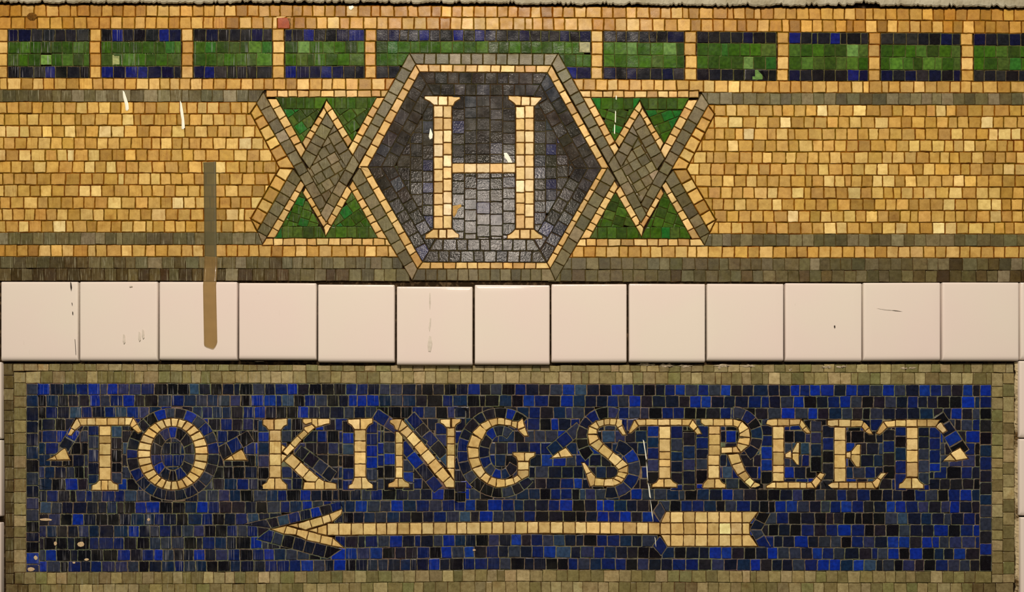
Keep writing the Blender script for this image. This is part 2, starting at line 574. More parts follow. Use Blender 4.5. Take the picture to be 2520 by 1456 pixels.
for (x0, x1), k in (((XL, 722), 0), ((1655, XR), 1)):
    for i in range(11):
        t = (lambda i: lambda x: yF(x) + (yE(x) - yF(x)) * i / 11)(i)
        u = (lambda i: lambda x: yF(x) + (yE(x) - yF(x)) * i / 11)(i + 1)
        row(t, u, x0, x1, 'gold', ('frieze', 'gold_tile_field', k), ph=R.uniform(0, 25))
row(yD, yG, XL, XR, 'goldrow', ('frieze', 'gold_border', 2), split=lambda x: ('frieze', 'gold_border', 2 if x < 1190 else 4))
gbs = lambda x: ('frieze', 'grey_base_border', 0 if x < 1190 else 1)
row(yG, yH, XL, XR, 'grey', None, split=gbs, kinds=lambda x: 'greydirty' if (x < 900 or x > 2350) and R.random() < .3 else 'grey')
row(yH, yI, XL, XR, 'grey', None, split=gbs, kinds=lambda x: 'greydirty' if (x < 330 and R.random() < .92) or (x < 900 and R.random() < .6) or (x > 2200 and R.random() < .5) or R.random() < .12 else 'grey')

# ================================================================== the name tablet
def tr(ox, oy, s, *polys):
    return [[(ox + x / s, oy + y / s) for x, y in p] for p in polys]


def box(x0, y0, x1, y1):
    return [(x0, y0), (x1, y0), (x1, y1), (x0, y1)]


def stem(x0, x1, *ys):
    g = 2.5
    return [box(x0, a + g, x1, b - g) for a, b in zip(ys, ys[1:])]


LET = []
z = 4.1605
A_ = (0, 880, z)
LET.append(('T', tr(*A_, [(800, 622), (890, 620), (890, 690), (826, 690)], [(892, 620), (975, 618), (975, 690), (892, 690)], [(978, 618), (1094, 617), (1094, 690), (978, 690)], [(1098, 617), (1210, 616), (1210, 690), (1098, 690)], [(1213, 616), (1277, 615), (1277, 690), (1213, 690)], [(1280, 613), (1360, 615), (1328, 690), (1280, 690)],
    [(784, 626), (797, 628), (824, 694), (768, 740), (726, 718)], [(724, 721), (765, 745), (727, 797), (690, 790)], [(1364, 617), (1403, 678), (1350, 715), (1333, 692)], [(1405, 682), (1450, 752), (1415, 770), (1353, 718)],
    *stem(1017, 1134, 697, 798, 878, 996, 1122, 1253), [(1015, 1256), (1034, 1256), (1034, 1356), (940, 1356), (945, 1302), (985, 1290)], [(1038, 1256), (1103, 1256), (1103, 1356), (1038, 1356)], [(1107, 1256), (1137, 1255), (1160, 1282), (1205, 1297), (1205, 1356), (1107, 1356)])))
o = []
n = 27
for i in range(n):
    a0, a1 = 2 * PI * i / n + .014, 2 * PI * (i + 1) / n - .014
    o.append([(425.3 + 86 * math.cos(a0), 1117 + 88 * math.sin(a0)), (425.3 + 86 * math.cos(a1), 1117 + 88 * math.sin(a1)), (425.3 + 56 * math.cos(a1), 1116.5 + 68.5 * math.sin(a1)), (425.3 + 56 * math.cos(a0), 1116.5 + 68.5 * math.sin(a0))])
LET.append(('O', o))
B_ = (440, 880, z)
LET.append(('K', tr(*B_, [(862, 632), (972, 632), (972, 738), (918, 738), (895, 705), (862, 685)], [(980, 632), (1108, 622), (1108, 685), (1075, 700), (1048, 738), (980, 738)], *stem(930, 1045, 742, 855, 985, 1105, 1228),
    [(920, 1234), (980, 1234), (980, 1347), (852, 1347), (857, 1300), (900, 1278)], [(985, 1234), (1042, 1232), (1060, 1262), (1105, 1300), (1105, 1347), (985, 1347)],
    [(1270, 627), (1359, 624), (1362, 662), (1300, 683), (1272, 660)], [(1364, 624), (1418, 624), (1424, 705), (1405, 712), (1364, 676)], [(1423, 626), (1545, 626), (1543, 673), (1425, 702)], [(1284, 712), (1363, 684), (1393, 715), (1325, 773), (1284, 735)], [(1282, 740), (1321, 779), (1260, 840), (1217, 799)], [(1213, 802), (1257, 845), (1190, 918), (1144, 876)], [(1140, 880), (1187, 924), (1112, 1000), (1066, 961)],
    [(1053, 892), (1092, 917), (1053, 968)], [(1052, 985), (1108, 1005), (1052, 1072)],
    [(1160, 983), (1246, 1066), (1180, 1143), (1080, 1058)], [(1250, 1070), (1335, 1146), (1268, 1228), (1182, 1149)], [(1338, 1150), (1430, 1226), (1400, 1268), (1312, 1264), (1272, 1229)], [(1285, 1275), (1394, 1275), (1394, 1347), (1273, 1347)], [(1398, 1275), (1434, 1232), (1486, 1266), (1488, 1347), (1398, 1347)], [(1492, 1266), (1610, 1290), (1612, 1345), (1493, 1347)])))
LET.append(('I', tr(*B_, [(1732, 632), (1854, 627), (1854, 733), (1800, 733), (1772, 692), (1735, 667)], [(1860, 624), (1983, 620), (1983, 667), (1940, 692), (1915, 732), (1860, 733)], *stem(1799, 1914, 738, 852, 965, 1088, 1222), [(1797, 1228), (1869, 1226), (1871, 1340), (1740, 1340), (1742, 1307), (1775, 1292)], [(1874, 1226), (1915, 1225), (1940, 1267), (1985, 1297), (1985, 1338), (1875, 1340)])))
C_ = (880, 880, z)
LET.append(('N', tr(*C_, [(332, 630), (452, 630), (414, 742), (390, 738), (375, 692), (332, 662)], [(456, 634), (510, 695), (432, 753), (418, 743)], [(512, 702), (563, 755), (502, 818), (434, 760)], [(567, 759), (648, 848), (576, 910), (503, 825)], [(652, 852), (720, 935), (646, 998), (581, 915)], [(724, 940), (798, 1030), (720, 1093), (650, 1002)], [(802, 1034), (870, 1118), (790, 1188), (724, 1097)], [(874, 1122), (948, 1212), (875, 1276), (794, 1192)], [(952, 1217), (989, 1260), (989, 1328), (907, 1328), (878, 1280)],
    [(390, 757), (423, 762), (461, 806), (461, 870), (390, 873)], *stem(390, 461, 875, 1001, 1119, 1232), [(387, 1237), (414, 1237), (414, 1325), (316, 1325), (319, 1287), (370, 1267)], [(418, 1237), (461, 1237), (485, 1267), (528, 1287), (528, 1325), (418, 1325)],
    [(849, 634), (949, 630), (949, 713), (906, 711), (880, 681), (849, 666)], [(965, 627), (1054, 625), (1051, 656), (1010, 681), (993, 713), (965, 712)], *stem(917, 993, 716, 808, 882, 999, 1131), [(916, 1136), (989, 1136), (989, 1248)])))
LET.append(('G', tr(*C_, [(1689, 622), (1711, 704), (1641, 733), (1641, 662)], [(1714, 713), (1745, 800), (1706, 800), (1650, 742)], [(1581, 650), (1636, 652), (1629, 726), (1576, 700)], [(1510, 627), (1577, 642), (1571, 695), (1508, 689)], [(1436, 617), (1504, 621), (1504, 687), (1433, 680)], [(1342, 636), (1429, 617), (1429, 682), (1376, 704)], [(1257, 682), (1338, 639), (1371, 704), (1311, 744)], [(1176, 767), (1254, 692), (1319, 749), (1275, 838)], [(1170, 788), (1264, 836), (1238, 924), (1129, 904)], [(1127, 917), (1237, 931), (1239, 1017), (1136, 1029)], [(1137, 1036), (1241, 1024), (1267, 1097), (1171, 1133)], [(1173, 1139), (1269, 1105), (1307, 1172), (1251, 1231)], [(1254, 1236), (1312, 1178), (1364, 1216), (1328, 1288)], [(1331, 1292), (1369, 1220), (1421, 1236), (1414, 1324)], [(1417, 1326), (1425, 1240), (1507, 1246), (1511, 1320)], [(1515, 1320), (1512, 1246), (1590, 1232), (1607, 1289)], [(1611, 1288), (1594, 1230), (1637, 1203), (1678, 1248)], [(1682, 1246), (1641, 1199), (1641, 1152), (1751, 1152), (1749, 1210)], box(1641, 1067, 1751, 1146), [(1592, 972), (1707, 972), (1707, 1057), (1641, 1057), (1626, 1017), (1594, 996)], [(1713, 972), (1814, 972), (1811, 1006), (1766, 1031), (1752, 1057), (1713, 1056)])))
D_ = (1320, 880, z)
LET.append(('S', tr(*D_, [(826, 627), (884, 630), (877, 690), (831, 714), (815, 686)], [(880, 697), (920, 788), (882, 790), (833, 719)], [(756, 624), (822, 627), (809, 690), (751, 685)], [(694, 630), (752, 624), (747, 685), (698, 690)], [(613, 651), (690, 632), (692, 690), (646, 709)], [(546, 700), (609, 654), (642, 712), (626, 733)], [(541, 705), (621, 737), (619, 779), (528, 780)], [(526, 789), (621, 791), (639, 829), (545, 888)], [(549, 893), (642, 834), (684, 880), (630, 953)], [(633, 957), (688, 887), (784, 965), (735, 1038)], [(738, 1042), (787, 969), (879, 1040), (805, 1106)], [(809, 1108), (882, 1044), (937, 1095), (840, 1143)], [(842, 1148), (938, 1104), (934, 1180), (840, 1165)], [(838, 1170), (932, 1186), (902, 1236), (826, 1206)], [(823, 1212), (898, 1240), (870, 1278), (790, 1232)], [(785, 1236), (865, 1283), (800, 1310), (783, 1290)], [(700, 1244), (780, 1238), (797, 1313), (692, 1313)], [(601, 1232), (697, 1244), (688, 1311), (596, 1309)], [(511, 1195), (564, 1172), (603, 1216), (594, 1300), (552, 1318)], [(466, 1077), (496, 1077), (559, 1168), (509, 1189)])))
LET.append(('T', tr(*D_, [(1005, 637), (1043, 700), (970, 768), (946, 768)], [(1012, 632), (1119, 632), (1119, 691), (1049, 694)], box(1123, 631, 1240, 691), box(1246, 630, 1366, 691), box(1371, 630, 1488, 691), [(1492, 631), (1598, 631), (1560, 696), (1492, 694)], [(1602, 636), (1648, 705), (1611, 743), (1564, 700)], [(1652, 710), (1690, 779), (1646, 786), (1616, 748)], *stem(1258, 1371, 702, 830, 962, 1042, 1117, 1236), [(1252, 1242), (1304, 1242), (1304, 1325), (1186, 1325), (1187, 1297), (1230, 1277)], [(1310, 1242), (1376, 1240), (1400, 1271), (1440, 1291), (1438, 1325), (1310, 1325)])))
E_ = (1720, 880, z)
LET.append(('R', tr(*E_, [(21, 628), (144, 626), (144, 694), (62, 694), (22, 665)], box(149, 628, 262, 696), box(267, 629, 345, 695), [(351, 630), (438, 651), (399, 713), (353, 694)], [(442, 654), (509, 720), (415, 773), (403, 719)], [(512, 724), (524, 814), (415, 804), (418, 780)], [(524, 820), (512, 898), (396, 869), (413, 823)], [(507, 902), (430, 966), (389, 905), (396, 876)], [(423, 970), (346, 970), (346, 917), (385, 910)], [(341, 970), (231, 978), (231, 919), (341, 917)],
    *stem(102, 216, 700, 783, 893, 998), *stem(94, 208, 998, 1102, 1235), [(88, 1242), (159, 1242), (159, 1333), (36, 1333), (46, 1292)], [(165, 1242), (213, 1242), (235, 1277), (274, 1297), (271, 1333), (165, 1333)],
    [(297, 992), (408, 985), (436, 1062), (336, 1097)], [(338, 1102), (440, 1069), (474, 1155), (396, 1198)], [(401, 1203), (478, 1162), (518, 1220), (465, 1268)], [(468, 1273), (522, 1224), (568, 1270), (526, 1324)], [(530, 1328), (572, 1274), (640, 1300), (600, 1335)])))
LET.append(('E', tr(*E_, [(691, 634), (804, 629), (803, 694), (742, 698), (691, 680)], box(809, 629, 924, 696), [(930, 631), (1043, 631), (1030, 684), (930, 692)], [(1050, 634), (1096, 700), (1060, 733), (1032, 690)], [(1100, 707), (1144, 769), (1106, 774), (1064, 739)], *stem(757, 869, 704, 832, 967, 1102, 1177, 1266), [(884, 986), (944, 952), (948, 1028), (886, 1019)], [(957, 964), (1006, 871), (1027, 871), (1024, 974), (960, 970)], [(957, 980), (1024, 980), (1024, 1099), (1002, 1094), (957, 1036)], [(691, 1312), (750, 1277), (785, 1276), (787, 1333), (692, 1333)], box(791, 1276, 911, 1335), box(916, 1276, 1034, 1335), [(1039, 1278), (1099, 1280), (1101, 1335), (1039, 1335)], [(1105, 1283), (1149, 1277), (1188, 1335), (1106, 1335)], [(1155, 1276), (1205, 1217), (1249, 1258), (1196, 1333)], [(1208, 1213), (1240, 1177), (1289, 1191), (1252, 1253)])))
LET.append(('E', tr(*E_, [(1319, 641), (1429, 634), (1429, 699), (1350, 704), (1319, 690)], [(1434, 634), (1553, 636), (1551, 706), (1435, 704)], [(1558, 640), (1688, 642), (1664, 704), (1557, 708)], [(1696, 645), (1744, 715), (1700, 751), (1669, 706)], [(1746, 720), (1778, 779), (1741, 780), (1703, 753)], *stem(1387, 1501, 711, 847, 992, 1130, 1271), [(1509, 971), (1554, 962), (1554, 1029), (1509, 1021)], [(1561, 961), (1620, 887), (1654, 887), (1649, 989), (1561, 989)], [(1561, 995), (1649, 995), (1647, 1117), (1612, 1117), (1561, 1046)], [(1309, 1312), (1360, 1281), (1429, 1276), (1429, 1335), (1310, 1335)], box(1435, 1276, 1529, 1337), box(1534, 1276, 1621, 1337), box(1626, 1276, 1704, 1337), [(1709, 1276), (1770, 1274), (1806, 1340), (1709, 1337)], [(1775, 1277), (1825, 1232), (1859, 1255), (1834, 1323), (1811, 1333)], [(1828, 1228), (1865, 1182), (1920, 1180), (1862, 1248)])))
F_ = (2040, 880, z)
LET.append(('T', tr(*F_, [(555, 657), (594, 715), (520, 784), (486, 774)], [(562, 655), (679, 642), (679, 704), (601, 711)], box(684, 638, 786, 702), box(792, 633, 901, 705), box(906, 634, 1001, 703), [(1006, 634), (1138, 634), (1091, 704), (1006, 704)], [(1142, 652), (1208, 745), (1165, 773), (1097, 710)], *stem(796, 909, 713, 830, 947, 1072, 1222), [(787, 1232), (844, 1232), (844, 1338), (716, 1338), (721, 1292), (755, 1277)], [(849, 1232), (904, 1232), (930, 1272), (968, 1297), (968, 1338), (849, 1338)])))
for k, (ch, polys) in enumerate(LET):
    chips(polys, 'cream', ('tablet', 'letter', k))
seps = [tr(*A_, [(487, 1046), (561, 1002), (580, 1046)], [(565, 1000), (655, 930), (668, 930), (718, 1044), (583, 1046)]),
        tr(*B_, [(467, 1047), (540, 1001), (566, 1049)], [(544, 998), (640, 942), (660, 966), (699, 1048), (570, 1048)]),
        tr(*D_, [(150, 1025), (224, 967), (248, 1020)], [(229, 963), (300, 922), (368, 1008), (253, 1019)]),
        tr(*F_, [(1166, 1054), (1240, 987), (1299, 1054)], [(1246, 978), (1345, 920), (1424, 1030), (1304, 1051)])]
for k, polys in enumerate(seps):
    chips(polys, 'cream', ('tablet', 'triangle', k))
G_ = (440, 1156, 4.854)
chips(tr(*G_, [(1104, 708), (1283, 669), (1254, 763)], [(1288, 670), (1413, 706), (1398, 773), (1259, 764)], [(1418, 710), (1548, 732), (1524, 833), (1406, 777)], [(1553, 737), (1700, 776), (1684, 869), (1529, 837)], [(1705, 780), (1838, 806), (1824, 904), (1689, 874)], [(1842, 815), (1970, 929), (1829, 905)],
    [(1312, 661), (1418, 638), (1428, 690)], [(1427, 641), (1559, 598), (1588, 689), (1515, 716), (1436, 691)], [(1565, 600), (1704, 560), (1728, 649), (1592, 688)], [(1709, 557), (1794, 530), (1820, 614), (1733, 648)], [(1800, 526), (1953, 467), (1939, 530), (1830, 622)]), 'cream', ('tablet', 'arrow', 0, 'arrowhead', 0))
chips(tr(*G_, [(1548, 720), (1654, 688), (1654, 752)], [(1661, 687), (1766, 657), (1766, 778), (1661, 755)]), 'cream', ('tablet', 'arrow', 0))
sh = []
yt, yb = bounds([800, 1350, 1630])(1288, 1283.7, 1286), bounds([800, 1350, 1630])(1316.5, 1311.5, 1314)
x = 805.5
while x < 1590:
    w = R.gauss(29, 2.6)
    sh.append([(x + .8, yt(x)), (x + w - .8, yt(x + w)), (x + w - .8 + R.uniform(-1, 1), yb(x + w)), (x + .8, yb(x))])
    x += w
sh.append([(x + .8, yt(x)), (1623.5, 1286), (1623.5, 1314), (x + .8, yb(x))])
chips(sh, 'cream', ('tablet', 'arrow', 0))
fl = []
for y0, y1, xa, xb, xc in ((1259.5, 1285.5, (1638, 1626), (1866, 1846), 0), (1287, 1314, (1625, 1625), (1845, 1845), 1), (1316, 1343.5, (1626, 1642), (1846, 1865), 2)):
    e = [xa] + [(v, v + R.uniform(-1, 1)) for v in (1650, 1682, 1711, 1741, 1770, 1798, 1826)] + [xb]
    for (a, b), (c, d) in zip(e, e[1:]):
        fl.append([(a + .8, y0), (c - .8, y0), (d - .8, y1), (b + .8, y1)])
chips(fl, 'cream', ('tablet', 'arrow', 0, 'fletching', 0))

bl = ('tablet', 'blue_tile_field')


def arc(cx, cy, ra, rb, qa, qb, a0, a1, n):
    ts = cuts(n, .1)
    for i in range(n):
        t0, t1 = a0 + (a1 - a0) * ts[i], a0 + (a1 - a0) * ts[i + 1]
        tm = (t0 + t1) / 2
        cell([(cx + ra * math.cos(t0), cy + rb * math.sin(t0)), (cx + ra * math.cos(tm), cy + rb * math.sin(tm)), (cx + ra * math.cos(t1), cy + rb * math.sin(t1)), (cx + qa * math.cos(t1), cy + qb * math.sin(t1)), (cx + qa * math.cos(tm), cy + qb * math.sin(tm)), (cx + qa * math.cos(t0), cy + qb * math.sin(t0))], 'blue', bl)


arc(425.3, 1117, 114, 114, 86, 88, 0, 2 * PI, 25)
arc(425.3, 1116.5, 56, 68.5, 29, 40, 0, 2 * PI, 14)
arc(1231, 1113, 106, 111, 79, 85, PI * .22, PI * 1.72, 17)
arc(1231, 1113, 53, 67, 27, 42, PI * .18, PI * 1.7, 10)
arc(1496, 1078, 78, 78, 50, 50, PI * .75, PI * 1.62, 7)
arc(1500, 1152, 76, 74, 46, 46, -PI * .4, PI * .55, 6)
arc(1805, 1072, 72, 72, 44, 44, -PI * .5, PI * .3, 6)
strip((930, 1005), (1052, 1085), (915, 1030), (1040, 1110), 4, 'blue', bl)
strip((1000, 1032), (1100, 1150), (1019, 1012), (1122, 1132), 5, 'blue', bl)
strip((978, 1098), (1068, 1212), (998, 1082), (1090, 1195), 4, 'blue', bl)
strip((724, 1118), (812, 1186), (742, 1094), (830, 1160), 4, 'blue', bl)
strip((145, 1097), (187, 1027), (168, 1112), (212, 1040), 3, 'blue', bl)
strip((2321, 1012), (2385, 1105), (2297, 1028), (2352, 1128), 4, 'blue', bl)
strip((535, 1100), (610, 1058), (548, 1131), (625, 1085), 3, 'blue', bl)
strip((1345, 1100), (1420, 1038), (1362, 1123), (1436, 1062), 3, 'blue', bl)
strip((598, 1290), (838, 1233), (668, 1300), (842, 1256), 8, 'blue', bl)
strip((630, 1326), (806, 1374), (662, 1302), (842, 1350), 7, 'blue', bl)
strip((1867, 1259), (1845, 1302), (1896, 1262), (1874, 1303), 2, 'blue', bl)
strip((1845, 1302), (1867, 1345), (1874, 1303), (1897, 1346), 2, 'blue', bl)
cell([(1608, 1256), (1624, 1233), (1638, 1258), (1624, 1283)], 'blue', bl)
cell([(1606, 1342), (1624, 1318), (1643, 1344), (1627, 1367)], 'blue', bl)

FL = []
for xa, xb, ya, yb_ in ((217, 243.5, 1046, 1190), (273, 300, 1046, 1190), (635, 663, 1032, 1206), (843, 872, 1034, 1206), (900, 929, 1034, 1206), (945, 973, 1034, 1206), (991, 1018, 1075, 1206), (1072, 1100, 1040, 1150), (1119, 1146, 1000, 1234),
                        (1593, 1622, 1046, 1190), (1650, 1680, 1046, 1206), (1681, 1711, 1062, 1206), (1713, 1744, 1046, 1190), (1873, 1901, 1046, 1190), (1995, 2022, 1034, 1160), (2024, 2053, 1046, 1180), (2173, 2202, 1056, 1178), (2203, 2231, 1046, 1206), (2259, 2287, 1046, 1206), (2287, 2314, 1050, 1160)):
    FL.append((xa, xb, ya, yb_))
T5 = bounds([0, 640, 1240, 1880, 2520])
tb = [T5(893, 897, 899, 896, 894), T5(913, 913, 914, 916, 917), T5(943, 943, 944, 946, 946), T5(971, 971, 971.5, 974, 975), T5(1000, 999.5, 1000, 1003, 1004), T5(1029.5, 1029, 1028.5, 1031, 1031.5)]
tb += [T5(*[1029.5 + i * 29.4 + d for d in (0, 0, -.7, 0, 1)]) for i in range(1, 6)]
tb += [T5(1206, 1204.5, 1201, 1203, 1204), T5(1235, 1233, 1228, 1231, 1233), T5(1264, 1262, 1256, 1260, 1262), T5(1293, 1291, 1284, 1289, 1291), T5(1322, 1320, 1313.5, 1318, 1320), T5(1352, 1350, 1342, 1346, 1349), T5(1380.5, 1378.5, 1371, 1375, 1377), T5(1408, 1406.5, 1401, 1404, 1405.5), T5(1437.5, 1435.5, 1430, 1433, 1434), T5(1467, 1465, 1459, 1462, 1463), T5(1497, 1495, 1489, 1492, 1493)]
bd = ('tablet', 'grey_border')
col = lambda xa, xb, y0, y1, kind, key: None


def column(xt, xb, y0, y1, ya, yb, kind, key):
    y = y0
    while y < y1 - 6:
        h = R.gauss(29.5, 2.5)
        if y1 - (y + h) < 14:
            h = y1 - y
        f = lambda yy, a: a[0] + (a[1] - a[0]) * (yy - 890) / 566
        cell([(f(y, xt), y), (f(y, xb), y + R.uniform(-1, 1)), (f(y + h, xb), y + h), (f(y + h, xt), y + h)], kind, key, hold=True)
        y += h


for xa, xb, ya, yb_ in FL:
    column((xa, xa), (xb, xb), ya, yb_, 0, 0, 'blue', bl)
row(tb[0], tb[1], 32, 2494, 'border', bd, hold=True)
row(tb[1], tb[2], 63, 2440, 'border', bd, hold=True)
row(tb[18], tb[19], 36, 2440, 'border', bd, hold=True)
row(tb[19], tb[20], 14, 2494, 'border', bd, hold=True, kinds=lambda x: 'borderdirty' if x < 90 or x > 2400 else 'border')
row(tb[20], tb[21], 14, 2494, 'border', bd, hold=True)
column((8, 14), (34, 34), 893, 1437, 0, 0, 'borderdirty', bd)
column((34, 34), (65, 64), 915, 1408, 0, 0, 'border', bd)
column((2440, 2441), (2468, 2468), 917, 1434, 0, 0, 'border', bd)
column((2468, 2468), (2496, 2497), 917, 1434, 0, 0, 'border', bd)
column((65, 64), (94, 97), 943, 1408, 0, 0, 'blue', bl)
column((2412, 2411), (2440, 2441), 946, 1405, 0, 0, 'blue', bl)
for i in range(2, 18):
    row(tb[i], tb[i + 1], 90, 2416, 'blue', bl, w=28.4, sd=3.2, ph=R.uniform(0, 20))

# ------------------------------------------------------------------ materials
def nodes(m):
    m.use_nodes = True
    nt = m.node_tree
    return nt, nt.nodes['Principled BSDF']


def N(nt, typ, **kw):
    n = nt.nodes.new(typ)
    for k, v in kw.items():
        setattr(n, k, v)
    return n


def noise(nt, scale, detail=2.0, rough=.5, vec=None):
    n = N(nt, 'ShaderNodeTexNoise')
    n.inputs['Scale'].default_value = scale
    n.inputs['Detail'].default_value = detail
    n.inputs['Roughness'].default_value = rough
    nt.links.new(vec if vec is not None else geo(nt), n.inputs['Vector'])
    return n.outputs['Fac']


def geo(nt):
    g = nt.nodes.get('pos')
    if not g:
        g = N(nt, 'ShaderNodeNewGeometry')
        g.name = 'pos'
    return g.outputs['Position']


def ramp(nt, fac, a, b, lo=0.0, hi=1.0):
    n = N(nt, 'ShaderNodeMapRange')
    n.inputs['From Min'].default_value = a
    n.inputs['From Max'].default_value = b
    n.inputs['To Min'].default_value = lo
    n.inputs['To Max'].default_value = hi
    nt.links.new(fac, n.inputs['Value'])
    return n.outputs['Result']


def math_(nt, op, a, b):
    n = N(nt, 'ShaderNodeMath', operation=op)
    for i, v in enumerate((a, b)):
        if isinstance(v, (int, float)):
            n.inputs[i].default_value = v
        else:
            nt.links.new(v, n.inputs[i])
    return n.outputs[0]


def mixc(nt, blend, fac, a, b):
    n = N(nt, 'ShaderNodeMix', data_type='RGBA', blend_type=blend)
    if isinstance(fac, (int, float)):
        n.inputs[0].default_value = fac
    else:
        nt.links.new(fac, n.inputs[0])
    for i, v in ((6, a), (7, b)):
        if isinstance(v, tuple):
            n.inputs[i].default_value = (*v[:3], 1)
        else:
            nt.links.new(v, n.inputs[i])
    return n.outputs[2]


def bump(nt, bs, h, strength, dist=.001):
    b = N(nt, 'ShaderNodeBump')
    b.inputs['Strength'].default_value = strength
    b.inputs['Distance'].default_value = dist
    nt.links.new(h, b.inputs['Height'])
    nt.links.new(b.outputs['Normal'], bs.inputs['Normal'])


def mapped(nt, sx, sy, sz):
    m = N(nt, 'ShaderNodeMapping')
    m.inputs['Scale'].default_value = (sx, sy, sz)
    nt.links.new(geo(nt), m.inputs['Vector'])
    return m.outputs['Vector']


def xpos(nt):
    s = N(nt, 'ShaderNodeSeparateXYZ')
    nt.links.new(geo(nt), s.inputs[0])
    return s.outputs


def mosaic_material(name, kind):
    m = bpy.data.materials.new(name)
    nt, bs = nodes(m)
    at = N(nt, 'ShaderNodeAttribute', attribute_name='Col')
    c = at.outputs['Color']
    xz = xpos(nt)
    if kind == 'matte':
        c = mixc(nt, 'MULTIPLY', 1.0, c, ramp_col(nt, noise(nt, 95, 4, .6), .3, .7, (.80, .76, .68), (1.12, 1.14, 1.18)))
        c = mixc(nt, 'MULTIPLY', 1.0, c, ramp_col(nt, noise(nt, 620, 2), .3, .7, (.93, .92, .9), (1.06, 1.06, 1.06)))
        st = ramp(nt, noise(nt, 34, 4, .6), .56, .74, 0, .55)
        c = mixc(nt, 'MULTIPLY', st, c, (.70, .56, .36))
        sk = math_(nt, 'MULTIPLY', ramp(nt, noise(nt, 1, 2, .5, mapped(nt, 330, 1, 24)), .5, .68, 0, .6), ramp(nt, xz[0], -.45, -.1, 1, .12))
        sk = math_(nt, 'MULTIPLY', sk, ramp(nt, noise(nt, 26, 1), .45, .6))
        c = mixc(nt, 'MULTIPLY', sk, c, (.66, .52, .34))
        pit = ramp(nt, noise(nt, 210, 1), .74, .78, 0, .6)
        c = mixc(nt, 'MULTIPLY', pit, c, (.5, .36, .2))
        nt.links.new(ramp(nt, noise(nt, 60, 2), .3, .7, .34, .55), bs.inputs['Roughness'])
        bump(nt, bs, noise(nt, 420, 3), .16)
        bs.inputs['Specular IOR Level'].default_value = .28
    elif kind == 'stone':
        c = mixc(nt, 'MULTIPLY', 1.0, c, ramp_col(nt, noise(nt, 130, 4, .6), .3, .7, (.74, .71, .64), (1.2, 1.2, 1.2)))
        c = mixc(nt, 'MULTIPLY', 1.0, c, ramp_col(nt, noise(nt, 760, 2), .3, .7, (.88, .88, .88), (1.12, 1.12, 1.12)))
        sk = math_(nt, 'MULTIPLY', ramp(nt, noise(nt, 1, 2, .5, mapped(nt, 420, 1, 30)), .56, .7, 0, .6), ramp(nt, xz[0], -.6, -.05, 1, .0))
        c = mixc(nt, 'MIX', sk, c, alb((150, 138, 104)))
        st = ramp(nt, noise(nt, 30, 4, .6), .58, .76, 0, .7)
        c = mixc(nt, 'MULTIPLY', st, c, (.62, .46, .26))
        nt.links.new(ramp(nt, noise(nt, 60, 2), .3, .7, .28, .5), bs.inputs['Roughness'])
        bump(nt, bs, noise(nt, 380, 3), .15)
        bs.inputs['Specular IOR Level'].default_value = .3
    elif kind in ('glass', 'worn'):
        c = mixc(nt, 'MULTIPLY', 1.0, c, ramp_col(nt, noise(nt, 150, 3), .3, .7, (.62, .64, .66), (1.28, 1.28, 1.25)))
        sp = ramp(nt, noise(nt, 820, 2), .6, .76, 0, .22)
        c = mixc(nt, 'MIX', sp, c, alb((84, 90, 100)))
        film = math_(nt, 'MULTIPLY', ramp(nt, noise(nt, 16, 3, .6), .46, .7, 0, .22), ramp(nt, xz[0], -1.0, .5, 1, .25))
        c = mixc(nt, 'MIX', film, c, alb((92, 84, 66)))
        sk = math_(nt, 'MULTIPLY', ramp(nt, noise(nt, 1, 2, .5, mapped(nt, 420, 1, 13)), .57, .66, 0, .68), ramp(nt, xz[0], -.75, .1, 1, .0))
        sk = math_(nt, 'MULTIPLY', sk, ramp(nt, noise(nt, 1, 2, .6, mapped(nt, 30, 1, 9)), .42, .6))
        c = mixc(nt, 'MIX', sk, c, alb((146, 138, 132)))
        if kind == 'glass':
            nt.links.new(ramp(nt, noise(nt, 45, 2), .3, .7, .08, .18), bs.inputs['Roughness'])
            bump(nt, bs, noise(nt, 330, 3, .6), .12)
        else:
            nt.links.new(ramp(nt, noise(nt, 45, 2), .3, .7, .08, .18), bs.inputs['Roughness'])
            bump(nt, bs, noise(nt, 280, 3, .6), .22)
        bs.inputs['Specular IOR Level'].default_value = .36 if kind == 'glass' else .5
    else:
        c = mixc(nt, 'MULTIPLY', 1.0, c, ramp_col(nt, noise(nt, 110, 4), .3, .7, (.55, .5, .45), (1.25, 1.25, 1.25)))
        bs.inputs['Roughness'].default_value = .95
        bs.inputs['Specular IOR Level'].default_value = .1
        bump(nt, bs, noise(nt, 500, 3), .4)
    nt.links.new(c, bs.inputs['Base Color'])
    return m


def ramp_col(nt, fac, a, b, ca, cb):
    r = N(nt, 'ShaderNodeMapRange', data_type='FLOAT_VECTOR')
    r.inputs[7].default_value = (a, a, a)
    r.inputs[8].default_value = (b, b, b)
    r.inputs[9].default_value = ca
    r.inputs[10].default_value = cb
    nt.links.new(fac, r.inputs[6])
    return r.outputs[1]


MATS = [mosaic_material('mosaic_glazed_clay', 'matte'), mosaic_material('mosaic_grey_stone', 'stone'), mosaic_material('mosaic_glass', 'glass'), mosaic_material('mosaic_grout', 'grout'), mosaic_material('mosaic_worn_glass', 'worn')]


